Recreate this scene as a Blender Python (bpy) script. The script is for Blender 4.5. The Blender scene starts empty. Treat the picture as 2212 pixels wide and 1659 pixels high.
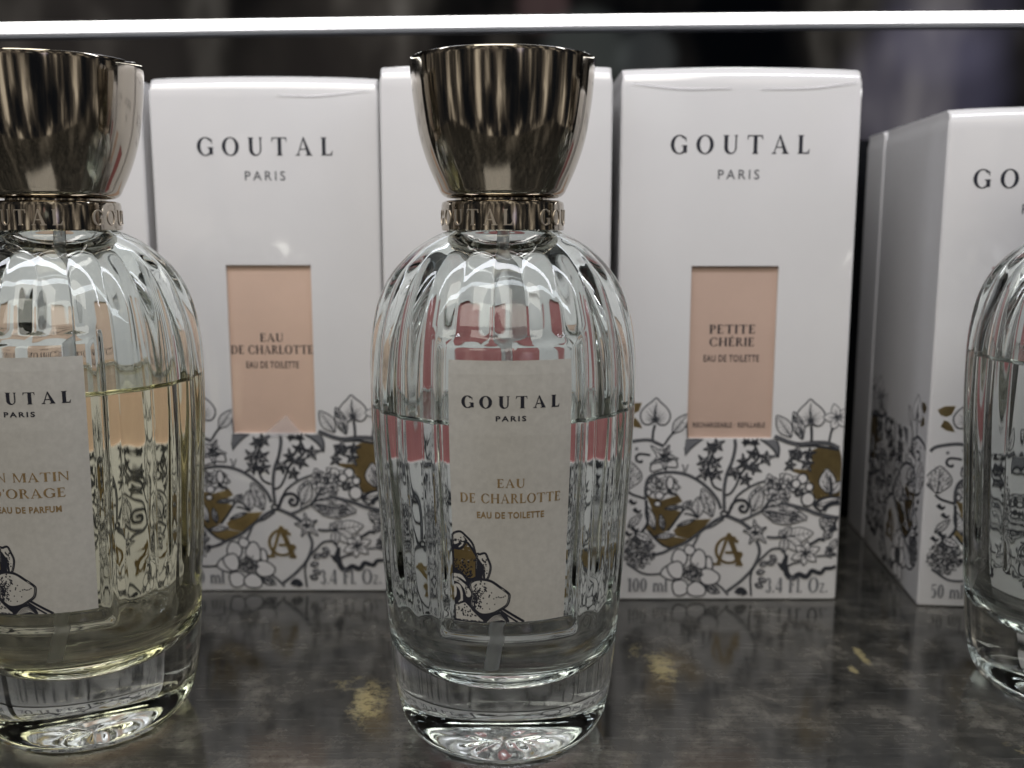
import bpy, bmesh, math, random
from mathutils import Vector, Matrix
from mathutils.geometry import tessellate_polygon

random.seed(7)
S = 0.01                       # everything below is measured in centimetres
sc = bpy.context.scene
COL = sc.collection

# ------------------------------------------------------------------ camera
cam_d = bpy.data.cameras.new("camera")
cam = bpy.data.objects.new("camera", cam_d)
COL.objects.link(cam)
CAM_H, PITCH = 10.9, 8.97
cam.location = (0, 0, CAM_H * S)
cam.rotation_euler = (math.radians(90 - PITCH), 0, 0)
cam_d.sensor_width = 36
cam_d.lens = 36 * 2150 / 2212
cam_d.clip_start = 0.01
cam_d.clip_end = 50
cam_d.dof.use_dof = True
cam_d.dof.focus_distance = 0.20
cam_d.dof.aperture_fstop = 17
sc.camera = cam
sc.view_settings.view_transform = 'Standard'
sc.view_settings.look = 'None'
sc.view_settings.gamma = 1
sc.view_settings.exposure = 0.08
sc.cycles.max_bounces = 24
sc.cycles.transmission_bounces = 20
sc.cycles.glossy_bounces = 8
sc.cycles.transparent_max_bounces = 16
sc.cycles.diffuse_bounces = 4
sc.cycles.caustics_reflective = True
sc.cycles.caustics_refractive = True
sc.cycles.blur_glossy = 0.3
sc.cycles.sample_clamp_indirect = 6

# ------------------------------------------------------------------ node helpers
def newmat(name):
    m = bpy.data.materials.new(name)
    m.use_nodes = True
    m.node_tree.nodes.clear()
    return m, m.node_tree.nodes, m.node_tree.links
def N(nodes, t, **kw):
    n = nodes.new(t)
    for k, v in kw.items():
        if k in n.inputs.keys():
            n.inputs[k].default_value = v
        else:
            setattr(n, k, v)
    return n
def ramp(nodes, stops, interp='LINEAR'):
    r = nodes.new('ShaderNodeValToRGB')
    r.color_ramp.interpolation = interp
    e = r.color_ramp.elements
    while len(e) < len(stops):
        e.new(0.5)
    for el, (p, c) in zip(e, stops):
        el.position = p
        el.color = (c[0], c[1], c[2], 1) if hasattr(c, '__len__') else (c, c, c, 1)
    return r
def mathn(nodes, links, op, a, b=None, c=None):
    m = nodes.new('ShaderNodeMath'); m.operation = op
    for i, v in enumerate((a, b, c)):
        if v is None: continue
        if isinstance(v, (int, float)): m.inputs[i].default_value = v
        else: links.new(v, m.inputs[i])
    return m.outputs[0]

# ------------------------------------------------------------------ world: the dim shop around the shelf
w = bpy.data.worlds.new("World"); sc.world = w; w.use_nodes = True
wn, wl = w.node_tree.nodes, w.node_tree.links
wn.clear()
tc = wn.new('ShaderNodeTexCoord')
mp = N(wn, 'ShaderNodeMapping'); mp.inputs['Scale'].default_value = (1, 1, .28)
wl.new(tc.outputs['Generated'], mp.inputs[0])
n1 = N(wn, 'ShaderNodeTexNoise', Scale=6.5, Detail=4.0, Roughness=.6)
wl.new(mp.outputs[0], n1.inputs['Vector'])
r1 = ramp(wn, [(.42, (.005, .006, .008)), (.52, (.035, .031, .027)), (.575, (.16, .14, .115)), (.66, (.50, .445, .37))])
wl.new(n1.outputs['Fac'], r1.inputs[0])
def blob(d, size, col):
    v = Vector(d).normalized()
    dt = wn.new('ShaderNodeVectorMath'); dt.operation = 'DISTANCE'
    wl.new(tc.outputs['Generated'], dt.inputs[0]); dt.inputs[1].default_value = v
    mr = wn.new('ShaderNodeMapRange'); mr.interpolation_type = 'SMOOTHSTEP'
    wl.new(dt.outputs['Value'], mr.inputs[0])
    mr.inputs[1].default_value = size; mr.inputs[2].default_value = size * .55
    mr.inputs[3].default_value = 0; mr.inputs[4].default_value = 1
    mx = wn.new('ShaderNodeVectorMath'); mx.operation = 'SCALE'
    mx.inputs[0].default_value = col; wl.new(mr.outputs[0], mx.inputs['Scale'])
    return mx.outputs[0]
acc = r1.outputs[0]
for d, s_, c_ in [((-.40, -1, .17), .10, (.075, .062, .052)), ((-.17, -1, .15), .11, (.07, .057, .046)),
                  ((.40, -1, .13), .085, (.17, .155, .225)), ((.42, -1, .20), .07, (.12, .11, .15)),
                  ((.07, -1, .165), .05, (.15, .16, .14)), ((.03, -1, .21), .03, (.2, .12, .11)),
                  ((.13, -1, .16), .035, (.13, .135, .125))]:
    ad = wn.new('ShaderNodeVectorMath'); ad.operation = 'ADD'
    wl.new(acc, ad.inputs[0]); wl.new(blob(d, s_, c_), ad.inputs[1]); acc = ad.outputs[0]
bg = wn.new('ShaderNodeBackground'); bg.inputs['Strength'].default_value = 1.5
wl.new(acc, bg.inputs['Color'])
wo = wn.new('ShaderNodeOutputWorld'); wl.new(bg.outputs[0], wo.inputs[0])

# ------------------------------------------------------------------ lamps
def area(name, loc, target, sx, sy, power, col):
    d = bpy.data.lights.new(name, 'AREA'); d.shape = 'RECTANGLE'
    d.size = sx * S; d.size_y = sy * S; d.energy = power; d.color = col
    o = bpy.data.objects.new(name, d); COL.objects.link(o)
    o.location = Vector(loc) * S
    o.rotation_euler = (Vector(target) - Vector(loc)).to_track_quat('-Z', 'Y').to_euler()
    return o
area('shelf_lamp', (0, 16.8, 30.5), (0, 27, 3), 68, 2.6, .64, (.97, .98, 1.06))
area('shop_ceiling_lamp', (-12, -45, 75), (0, 22, 6), 70, 40, 3.5, (1, .95, .86))

# ------------------------------------------------------------------ materials
def principled(name, col, rough=.5, metal=0., coat=0., coat_rough=.05, spec=.5, noise=0., nscale=400., bump=0., bscale=60., ior=1.5):
    m, n, l = newmat(name)
    o = n.new('ShaderNodeOutputMaterial'); p = n.new('ShaderNodeBsdfPrincipled'); l.new(p.outputs[0], o.inputs[0])
    p.inputs['Base Color'].default_value = (*col, 1); p.inputs['Roughness'].default_value = rough
    p.inputs['Metallic'].default_value = metal; p.inputs['Coat Weight'].default_value = coat
    p.inputs['Coat Roughness'].default_value = coat_rough; p.inputs['Specular IOR Level'].default_value = spec
    p.inputs['IOR'].default_value = ior; p.inputs['Coat IOR'].default_value = 1.5 if coat < .9 else 1.75
    t = n.new('ShaderNodeTexCoord')
    if noise:
        a = N(n, 'ShaderNodeTexNoise', Scale=nscale, Detail=5., Roughness=.65)
        l.new(t.outputs['Object'], a.inputs['Vector'])
        r = ramp(n, [(.3, [c * (1 - noise) for c in col]), (.7, [min(1, c * (1 + noise)) for c in col])])
        l.new(a.outputs['Fac'], r.inputs[0]); l.new(r.outputs[0], p.inputs['Base Color'])
    if bump:
        a = N(n, 'ShaderNodeTexNoise', Scale=bscale, Detail=2.)
        l.new(t.outputs['Object'], a.inputs['Vector'])
        b = N(n, 'ShaderNodeBump', Strength=bump, Distance=.00012)
        l.new(a.outputs['Fac'], b.inputs['Height']); l.new(b.outputs[0], p.inputs['Coat Normal'])
        if not coat: l.new(b.outputs[0], p.inputs['Normal'])
    return m
def card(name, col, noise=.02):
    return principled(name, col, rough=.55, coat=.9, coat_rough=.05, noise=noise, nscale=30, bump=.5, bscale=45)
M_card = card('white_card', (.79, .785, .79))
M_card_edge = principled('card_edge', (.62, .58, .55), rough=.8)
M_win_peach = card('peach_card', (.74, .53, .415), .06)
M_win_pink = card('dusty_pink_card', (.62, .45, .365), .06)
M_win_rose = card('rose_card', (.46, .165, .17), .06)
M_ink = principled('black_ink', (.018, .02, .032), rough=.45)
M_inkline = principled('line_ink', (.028, .031, .04), rough=.6)
M_inkgrey = principled('grey_ink', (.17, .175, .19), rough=.6)
M_pale = principled('white_print', (.70, .69, .69), rough=.6)
M_foil = principled('gold_foil', (.46, .345, .165), rough=.30, metal=.92, noise=.25, nscale=150)
M_foil_text = principled('gold_text_foil', (.43, .30, .15), rough=.42, metal=.55, noise=.3, nscale=900)
M_paper = principled('label_paper', (.555, .55, .525), rough=.8, noise=.075, nscale=700)
M_cap = principled('champagne_metal', (.47, .43, .37), rough=.085, metal=1.)
def streaks(m):
    n, l = m.node_tree.nodes, m.node_tree.links
    p = [x for x in n if x.type == 'BSDF_PRINCIPLED'][0]
    t = n.new('ShaderNodeTexCoord'); mp = N(n, 'ShaderNodeMapping'); mp.inputs['Scale'].default_value = (330, 330, 42)
    l.new(t.outputs['Object'], mp.inputs[0]); a = N(n, 'ShaderNodeTexNoise', Scale=1., Detail=3.)
    l.new(mp.outputs[0], a.inputs['Vector']); b = N(n, 'ShaderNodeBump', Strength=.12, Distance=.00012)
    l.new(a.outputs['Fac'], b.inputs['Height']); l.new(b.outputs[0], p.inputs['Normal'])
streaks(M_cap)
M_letter = principled('pale_letter_metal', (.66, .60, .52), rough=.42, metal=.9)  # paler and rougher than the collar metal so the letters stand out
M_steel = principled('pump_metal', (.62, .6, .58), rough=.2, metal=1.)

def glassmat(name, ior, col, rough=0.):
    m, n, l = newmat(name)
    o = n.new('ShaderNodeOutputMaterial'); g = N(n, 'ShaderNodeBsdfGlass', IOR=ior, Roughness=rough)
    g.inputs['Color'].default_value = (*col, 1)
    l.new(g.outputs[0], o.inputs[0])
    return m
M_glass = glassmat('clear_glass', 1.5, (.965, .985, .98))
M_liq_side = glassmat('clear_perfume_in_glass', 1.36 / 1.5, (.99, .995, .99))
M_liq_top = glassmat('clear_perfume_surface', 1.36, (.99, .995, .99))
M_liqy_side = glassmat('yellow_perfume_in_glass', 1.36 / 1.5, (.98, .958, .86))
M_liqy_top = glassmat('yellow_perfume_surface', 1.36, (.98, .965, .89))
M_tube = principled('milky_plastic_tube', (.72, .73, .74), rough=.35, ior=1.15)
M_tube.node_tree.nodes['Principled BSDF'].inputs['Transmission Weight'].default_value = .72

# shelf surface: dark patinated sheet, polished, with patches of gold light painted in
def shelf_mat():
    m, n, l = newmat('patinated_dark_sheet')
    o = n.new('ShaderNodeOutputMaterial'); p = n.new('ShaderNodeBsdfPrincipled'); l.new(p.outputs[0], o.inputs[0])
    t = n.new('ShaderNodeTexCoord')
    a = N(n, 'ShaderNodeTexNoise', Scale=60., Detail=12., Roughness=.74)
    a.inputs['Distortion'].default_value = .15
    l.new(t.outputs['Object'], a.inputs['Vector'])
    r = ramp(n, [(.32, (.010, .011, .011)), (.45, (.034, .034, .031)), (.56, (.074, .071, .062)), (.72, (.21, .20, .175))])
    l.new(a.outputs['Fac'], r.inputs[0])
    # brushed streaks along the shelf
    ms = N(n, 'ShaderNodeMapping'); ms.inputs['Scale'].default_value = (14, 420, 1)
    l.new(t.outputs['Object'], ms.inputs[0])
    b = N(n, 'ShaderNodeTexNoise', Scale=1.6, Detail=4., Roughness=.7)
    l.new(ms.outputs[0], b.inputs['Vector'])
    rb = ramp(n, [(.35, .80), (.7, 1.22)])
    l.new(b.outputs['Fac'], rb.inputs[0])
    mul = n.new('ShaderNodeMix'); mul.data_type = 'RGBA'; mul.blend_type = 'MULTIPLY'; mul.inputs[0].default_value = 1
    l.new(r.outputs[0], mul.inputs[6]); l.new(rb.outputs[0], mul.inputs[7])
    # gold light thrown down by the foil prints, painted into the shelf colour
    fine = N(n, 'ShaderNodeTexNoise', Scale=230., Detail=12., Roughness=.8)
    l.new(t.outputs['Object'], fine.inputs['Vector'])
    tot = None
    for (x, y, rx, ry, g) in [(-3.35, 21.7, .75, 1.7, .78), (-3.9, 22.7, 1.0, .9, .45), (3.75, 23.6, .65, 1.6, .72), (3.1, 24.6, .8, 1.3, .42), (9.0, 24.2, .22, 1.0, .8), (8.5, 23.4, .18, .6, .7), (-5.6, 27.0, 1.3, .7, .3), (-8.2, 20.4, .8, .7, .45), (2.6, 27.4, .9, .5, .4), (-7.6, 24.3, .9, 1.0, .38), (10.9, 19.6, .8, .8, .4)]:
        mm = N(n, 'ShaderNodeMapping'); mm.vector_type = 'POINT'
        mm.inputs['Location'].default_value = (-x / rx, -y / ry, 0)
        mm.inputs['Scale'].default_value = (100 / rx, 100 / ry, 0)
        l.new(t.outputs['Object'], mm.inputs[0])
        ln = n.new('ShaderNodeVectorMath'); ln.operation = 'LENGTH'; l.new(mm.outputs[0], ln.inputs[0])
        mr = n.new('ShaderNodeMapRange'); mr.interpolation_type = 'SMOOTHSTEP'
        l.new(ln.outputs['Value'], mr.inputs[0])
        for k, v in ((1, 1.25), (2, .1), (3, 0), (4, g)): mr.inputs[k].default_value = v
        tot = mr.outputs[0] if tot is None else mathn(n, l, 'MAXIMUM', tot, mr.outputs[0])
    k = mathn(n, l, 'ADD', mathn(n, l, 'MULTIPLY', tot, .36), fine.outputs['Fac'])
    caustic = ramp(n, [(.655, 0), (.78, 1)])
    l.new(k, caustic.inputs[0])
    caustic_mask = mathn(n, l, 'MULTIPLY', caustic.outputs[0], tot)
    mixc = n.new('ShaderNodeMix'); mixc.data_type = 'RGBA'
    l.new(caustic_mask, mixc.inputs[0]); l.new(mul.outputs[2], mixc.inputs[6]); mixc.inputs[7].default_value = (.46, .40, .21, 1)
    l.new(mixc.outputs[2], p.inputs['Base Color'])
    rr = ramp(n, [(.3, .055), (.75, .20)])
    l.new(a.outputs['Fac'], rr.inputs[0]); l.new(rr.outputs[0], p.inputs['Roughness'])
    p.inputs['IOR'].default_value = 1.85
    sm_ = N(n, 'ShaderNodeMapping'); sm_.inputs['Scale'].default_value = (60, 2600, 1); sm_.inputs['Rotation'].default_value = (0, 0, .05)
    l.new(t.outputs['Object'], sm_.inputs[0]); sc_ = N(n, 'ShaderNodeTexNoise', Scale=1., Detail=2.)
    l.new(sm_.outputs[0], sc_.inputs['Vector'])
    rs = ramp(n, [(.62, 0), (.74, .05)]); l.new(sc_.outputs['Fac'], rs.inputs[0])
    ads = n.new('ShaderNodeMix'); ads.data_type = 'RGBA'; ads.blend_type = 'ADD'; ads.inputs[0].default_value = 1
    l.new(mixc.outputs[2], ads.inputs[6]); l.new(rs.outputs[0], ads.inputs[7]); l.new(ads.outputs[2], p.inputs['Base Color'])
    bm_ = N(n, 'ShaderNodeBump', Strength=.10, Distance=.0003)
    l.new(b.outputs['Fac'], bm_.inputs['Height']); l.new(bm_.outputs[0], p.inputs['Normal'])
    return m
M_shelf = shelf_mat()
M_mirror = principled('smoked_mirror', (.125, .13, .14), rough=.03, metal=1.)
M_dark = principled('black_channel', (.02, .02, .02), rough=.4)
def emis(name, col, s):
    m, n, l = newmat(name)
    o = n.new('ShaderNodeOutputMaterial'); e = N(n, 'ShaderNodeEmission', Strength=s)
    e.inputs['Color'].default_value = (*col, 1); l.new(e.outputs[0], o.inputs[0]); return m
M_led = emis('glowing_diffuser', (1, .985, .97), 7.)

# ------------------------------------------------------------------ object helpers
def mesh_obj(name, verts, faces, mats, parent=None, midx=None, smooth=False):
    me = bpy.data.meshes.new(name)
    me.from_pydata([(x * S, y * S, z * S) for x, y, z in verts], [], faces)
    for m in (mats if isinstance(mats, (list, tuple)) else [mats]): me.materials.append(m)
    if midx: me.polygons.foreach_set('material_index', midx)
    if smooth: me.polygons.foreach_set('use_smooth', [True] * len(me.polygons))
    me.update()
    o = bpy.data.objects.new(name, me); COL.objects.link(o)
    if parent: o.parent = parent
    return o
def thing(name, label, cat, loc, rz=0, group=None):
    o = bpy.data.objects.new(name, None); COL.objects.link(o)
    o.empty_display_size = .01
    o.location = Vector(loc) * S; o.rotation_euler = (0, 0, math.radians(rz))
    o['label'] = label; o['category'] = cat
    if group: o['group'] = group
    return o
def box_geo(x0, x1, y0, y1, z0, z1):
    v = [(x, y, z) for x in (x0, x1) for y in (y0, y1) for z in (z0, z1)]
    f = [(0, 1, 3, 2), (4, 6, 7, 5), (0, 4, 5, 1), (2, 3, 7, 6), (0, 2, 6, 4), (1, 5, 7, 3)]
    return v, f

# ------------------------------------------------------------------ the setting
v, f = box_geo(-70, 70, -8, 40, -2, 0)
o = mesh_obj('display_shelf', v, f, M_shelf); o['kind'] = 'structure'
v, f = box_geo(-70, 70, 36.6, 37.4, 0, 60)
o = mesh_obj('back_mirror', v, f, M_mirror); o['kind'] = 'structure'

# LED strip fixed on the mirror
ls = thing('light_strip', 'long glowing white light strip running across the dark mirror above the boxes', 'light strip', (0, 36.3, 17.90))
NSEG = 60
def strip(z0, z1, y0, y1, wob):
    V, F = [], []
    for i in range(NSEG + 1):
        x = -34 + 68 * i / NSEG
        zc = x * .0098 + .05 * math.sin(x * .09 + 1.2) + wob
        V += [(x, y0, zc + z0), (x, y0, zc + z1), (x, y1, zc + z1), (x, y1, zc + z0)]
    for i in range(NSEG):
        a, b = i * 4, i * 4 + 4
        for k in range(4):
            F.append((a + k, b + k, b + (k + 1) % 4, a + (k + 1) % 4))
    F += [(0, 1, 2, 3), (NSEG * 4 + 3, NSEG * 4 + 2, NSEG * 4 + 1, NSEG * 4)]
    return V, F
V, F = strip(-.14, .15, -.32, .10, 0); mesh_obj('diffuser', V, F, M_led, ls)
V, F = strip(.152, .20, -.30, .12, 0); mesh_obj('channel', V, F, M_dark, ls)
V, F = strip(-.20, -.142, -.30, .12, 0); mesh_obj('channel', V, F, principled('white_channel', (.6, .6, .62), rough=.4), ls)

# ------------------------------------------------------------------ flat print: polygons laid on a surface
class Sheet:
    """2-D vector art in cm, later laid on a surface by mapf(u, v, h)."""
    def __init__(s): s.d = {}; s.h = .006; s.g = 0; s.ws = 1.
    def _c(s, col): return s.d.setdefault((col, s.g if col in ('ink', 'foil', 'vol', 'inkl') else 0), ([], []))
    def poly(s, pts, col, up=True):
        V, F = s._c(col); b = len(V); V += [(x, y, s.h) for x, y in pts]
        if len(pts) > 4:
            for t in tessellate_polygon([[Vector((x, y, 0)) for x, y in pts]]): F.append(tuple(b + i for i in t))
        else: F.append(tuple(range(b, b + len(pts))))
        if up: s.h += .00005
    def line(s, pts, wd, col, smooth=True, w1=None, closed=False, up=True):
        if smooth and len(pts) > 2: pts = spline(pts, closed)
        n = len(pts)
        if n < 2: return
        wd *= s.ws; w1 = None if w1 is None else w1 * s.ws
        V, F = s._c(col); b = len(V)
        for i, p in enumerate(pts):
            a = pts[i - 1] if i or closed else p; c = pts[(i + 1) % n] if i < n - 1 or closed else p
            if closed and i == n - 1: c = pts[1]
            if closed and i == 0: a = pts[-2]
            dx, dy = c[0] - a[0], c[1] - a[1]; L = math.hypot(dx, dy) or 1
            t = i / (n - 1); ww = (wd if w1 is None else wd + (w1 - wd) * t) / 2
            V += [(p[0] - dy / L * ww, p[1] + dx / L * ww, s.h), (p[0] + dy / L * ww, p[1] - dx / L * ww, s.h)]
        for i in range(n - 1): F.append((b + 2 * i, b + 2 * i + 1, b + 2 * i + 3, b + 2 * i + 2))
        if up: s.h += .00005
    def dot(s, x, y, r, col, n=6):
        s.poly([(x + r * math.cos(k * 2 * math.pi / n), y + r * math.sin(k * 2 * math.pi / n)) for k in range(n)], col, up=False)
    def text(s, st, cx, y0, width, height, col, bold=0.):
        s.g += 1
        V2, F2 = sans(st, bold)
        x0 = min(p[0] for p in V2); x1 = max(p[0] for p in V2); yb = min(p[1] for p in V2); yt = max(p[1] for p in V2)
        V, F = s._c(col); b = len(V)
        V += [(cx + ((p[0] - x0) / (x1 - x0) - .5) * width, y0 + (p[1] - yb) / (yt - yb) * height, s.h) for p in V2]
        F += [tuple(b + i for i in q) for q in F2]; s.h += .00005
    def serif(s, st, cx, y0, width, height, col, gap=.0, bold=1.):
        s.g += 1
        P, W = serif_line(st, gap, bold)
        k = width / W
        for q in P:
            s.poly([(cx + (x - W / 2) * k, y0 + y * height) for x, y in q], col, up=False)
            s.h += .000004
        s.h += .00005
    def build(s, name, mats, mapf, parent, names=None, maxe=0):
        out = []
        for (col, _g), (V, F) in s.d.items():
            if maxe: V, F = refine(V, F, maxe)
            nm = (names or {}).get(col, name)
            o = mesh_obj(nm, [mapf(*p) for p in V], F, mats[col], parent)
            if col not in ('ink', 'foil', 'vol', 'inkl'): o['kind'] = 'stuff'
            out.append(o)
        return out
def refine(V, F, m):
    V = list(V); out = []; st = []
    for f in F:
        for k in range(1, len(f) - 1): st.append((f[0], f[k], f[k + 1]))
    mid = {}
    while st:
        a, b, c = st.pop()
        e = [(math.dist(V[i][:2], V[j][:2]), i, j, k) for i, j, k in ((a, b, c), (b, c, a), (c, a, b))]
        L, i, j, k = max(e)
        if L <= m: out.append((a, b, c)); continue
        key = (min(i, j), max(i, j))
        if key not in mid:
            mid[key] = len(V); V.append(tuple((V[i][q_] + V[j][q_]) / 2 for q_ in range(3)))
        n = mid[key]; st += [(i, n, k), (n, j, k)]
    return V, out
def spline(pts, closed=False, n=6):
    P = list(pts)
    if closed: P = [P[-1]] + P + [P[0], P[1]]
    else: P = [P[0]] + P + [P[-1]]
    out = []
    for i in range(1, len(P) - 2):
        p0, p1, p2, p3 = P[i - 1], P[i], P[i + 1], P[i + 2]
        for k in range(n):
            t = k / n
            out.append(tuple(.5 * ((2 * p1[j]) + (-p0[j] + p2[j]) * t + (2 * p0[j] - 5 * p1[j] + 4 * p2[j] - p3[j]) * t * t + (-p0[j] + 3 * p1[j] - 3 * p2[j] + p3[j]) * t ** 3) for j in (0, 1)))
    out.append(tuple(P[-2]))
    return out
_sans = {}
def sans(st, bold=0.):
    if (st, bold) in _sans: return _sans[(st, bold)]
    cu = bpy.data.curves.new('t', 'FONT'); cu.body = st; cu.size = 1; cu.offset = bold; cu.resolution_u = 3; cu.space_character = 1.35 if st == 'PARIS' else 1.12
    ob = bpy.data.objects.new('t', cu); COL.objects.link(ob)
    dg = bpy.context.evaluated_depsgraph_get(); dg.update()
    me = bpy.data.meshes.new_from_object(ob.evaluated_get(dg))
    r = ([(v.co.x, v.co.y) for v in me.vertices], [tuple(p.vertices) for p in me.polygons])
    bpy.data.objects.remove(ob); bpy.data.meshes.remove(me); bpy.data.curves.remove(cu)
    _sans[(st, bold)] = r
    return r

# ---- a drawn serif alphabet (cap height 1), pieces are small polygons
def R_(x0, y0, x1, y1): return [(x0, y0), (x1, y0), (x1, y1), (x0, y1)]
def ring(cx, cy, rx, ry, tx, ty, a0, a1, n=22):
    out = []
    for i in range(n):
        A, B = [math.radians(a0 + (a1 - a0) * k / n) for k in (i, i + 1)]
        out.append([(cx + rx * math.cos(A), cy + ry * math.sin(A)), (cx + rx * math.cos(B), cy + ry * math.sin(B)),
                    (cx + (rx - tx) * math.cos(B), cy + (ry - ty) * math.sin(B)), (cx + (rx - tx) * math.cos(A), cy + (ry - ty) * math.sin(A))])
    return out
def glyph(c, b=1.):
    T, t, s, h = .15 * b, .045 * b, .07, .04
    def stem(x, y0=0, y1=1, w=T, bot=True, top=True):
        P = [R_(x, y0, x + w, y1)]
        if bot: P.append([(x - s, y0), (x + w + s, y0), (x + w + .01, y0 + h + .03), (x - .01, y0 + h + .03)])
        if top: P.append([(x - .01, y1 - h - .03), (x + w + .01, y1 - h - .03), (x + w + s, y1), (x - s, y1)])
        return P
    if c == 'O': return ring(.46, .5, .46, .52, T, t, 0, 360, 30), .92
    if c == 'Q': return ring(.46, .5, .46, .52, T, t, 0, 360, 30), .92
    if c == 'C': return ring(.46, .5, .46, .52, T, t, 42, 318) + [[(.74, .80), (.80, .62), (.82, .62), (.82, .92)], [(.74, .20), (.82, .08), (.82, .34), (.80, .34)]], .84
    if c == 'G': return ring(.46, .5, .46, .52, T, t, 42, 310) + [R_(.66, .06, .66 + T, .44), R_(.58, .40, .88, .46), [(.74, .80), (.80, .64), (.82, .64), (.82, .92)]], .88
    if c == 'U':
        x0, x1, i0, i1 = .08, .74, .08 + T, .74 - t - .02
        P = []
        for k in range(16):
            A, B = [math.pi * (1 + j / 16) for j in (k, k + 1)]
            o_ = lambda a: ((x0 + x1) / 2 + (x1 - x0) / 2 * math.cos(a), .34 + .36 * math.sin(a))
            n_ = lambda a: ((i0 + i1) / 2 + (i1 - i0) / 2 * math.cos(a), .34 + (.36 - t - .02) * math.sin(a))
            P.append([o_(A), o_(B), n_(B), n_(A)])
        return stem(x0, .34, 1, T, False) + stem(i1, .34, 1, x1 - i1, False) + P, .82
    if c == 'T': return stem(.34, 0, 1, T, True, False) + [R_(.02, .94, .81, 1), [(.0, .76), (.03, .76), (.10, .95), (.02, 1)], [(.83, .76), (.80, .76), (.73, .95), (.81, 1)]], .83
    if c == 'A': return [[(.08, 0), (.08 + t, 0), (.44, .92), (.40, 1)], [(.64, 0), (.64 + T * 1.1, 0), (.45, 1.02), (.38, 1.0)], R_(.2, .32, .66, .32 + t), R_(0, 0, .24, t), R_(.54, 0, .90, t)], .88
    if c == 'L': return stem(.08) + [R_(.08, 0, .62, t + .015), [(.60, 0), (.66, .26), (.63, .26), (.50, .04)]], .66
    if c == 'E': return stem(.08) + [R_(.1, 0, .60, t + .01), R_(.1, 1 - t - .01, .58, 1), R_(.1, .5, .46, .5 + t), [(.58, 0), (.64, .24), (.61, .24), (.48, .04)], [(.58, 1), (.60, .78), (.57, .78), (.48, .96)], R_(.44, .40, .47, .64)], .66
    if c == 'F': return stem(.08) + [R_(.1, 1 - t - .01, .58, 1), R_(.1, .5, .46, .5 + t), [(.58, 1), (.60, .76), (.57, .76), (.48, .96)], R_(.44, .40, .47, .64)], .62
    if c == 'D': return stem(.08) + ring(.36, .5, .48, .5, T, t, -90, 90, 18) + [R_(.1, 0, .37, t), R_(.1, 1 - t, .37, 1)], .86
    if c == 'P': return stem(.08) + ring(.34, .73, .28, .27, T * .9, t, -90, 90, 14) + [R_(.1, .46, .35, .46 + t), R_(.1, 1 - t, .35, 1)], .64
    if c == 'R': return stem(.08) + ring(.34, .74, .27, .26, T * .9, t, -90, 90, 14) + [R_(.1, .48, .35, .48 + t), R_(.1, 1 - t, .35, 1), [(.34, .49), (.46, .49), (.80, 0), (.62, 0)]], .78
    if c == 'H': return stem(.08) + stem(.66) + [R_(.1, .48, .7, .48 + t)], .92
    if c == 'I': return stem(.08), .32
    if c == 'N': return stem(.08, 0, 1, t + .02) + stem(.72, 0, 1, t + .02, False) + [[(.06, 1), (.22, 1), (.80, .02), (.76, -.02)]], .88
    if c == 'M': return stem(.08, 0, 1, t + .02) + stem(.86, 0, 1, T) + [[(.06, 1), (.22, 1), (.56, .10), (.50, 0)], [(.86, 1), (.92, 1), (.56, 0), (.50, 0)]], 1.10
    if c == "'": return [[(.05, 1), (.17, 1), (.12, .7), (.08, .7)]], .18
    if c == 'É': return glyph('E', b)[0] + [[(.30, 1.08), (.36, 1.06), (.48, 1.26), (.38, 1.28)]], .66
    if c == '0': return ring(.3, .48, .30, .5, T * .9, t, 0, 360, 22), .60
    if c == '1': return stem(.18, 0, .98, T * .9, True, False) + [[(.05, .82), (.2, .98), (.2, .88), (.06, .78)]], .44
    if c == '5': return ring(.26, .32, .28, .34, T * .9, t, -130, 110, 16) + [R_(.08, .9, .5, .98), [(.08, .5), (.13, .5), (.16, .95), (.10, .95)]], .58
    if c == '3': return ring(.24, .72, .24, .26, T * .8, t, -70, 150, 14) + ring(.24, .26, .27, .28, T * .8, t, -150, 80, 16), .54
    if c == '4': return [R_(.34, 0, .34 + T * .9, .98), R_(0, .22, .6, .22 + t + .02), [(0, .24), (.06, .24), (.38, .98), (.34, .98)]], .62
    if c == '.': return [R_(.04, 0, .16, .12)], .2
    if c == 'm':
        P = stem(.06, 0, .62, T * .8, True, False) + stem(.42, 0, .45, T * .8, True, False) + stem(.78, 0, .45, T * .8, True, False)
        return P + ring(.33, .44, .19, .2, T * .8, t, 0, 150, 10) + ring(.69, .44, .19, .2, T * .8, t, 0, 150, 10), .96
    if c == 'l': return stem(.06, 0, 1.02, T * .8, True, False) + [[(0, .95), (.06, 1.02), (.1, 1.02), (.08, .92)]], .26
    if c == 'z': return [R_(.03, .56, .42, .62), R_(.03, 0, .45, .06), [(.03, .04), (.13, .04), (.42, .58), (.32, .58)]], .48
    return [], .36
def serif_line(st, gap, bold):
    x, P = 0, []
    for i, c in enumerate(st):
        g, wd = glyph(c, bold)
        for q in g: P.append([(a + x, b) for a, b in q])
        x += wd + gap + .07
    return P, x - gap - .07

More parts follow.
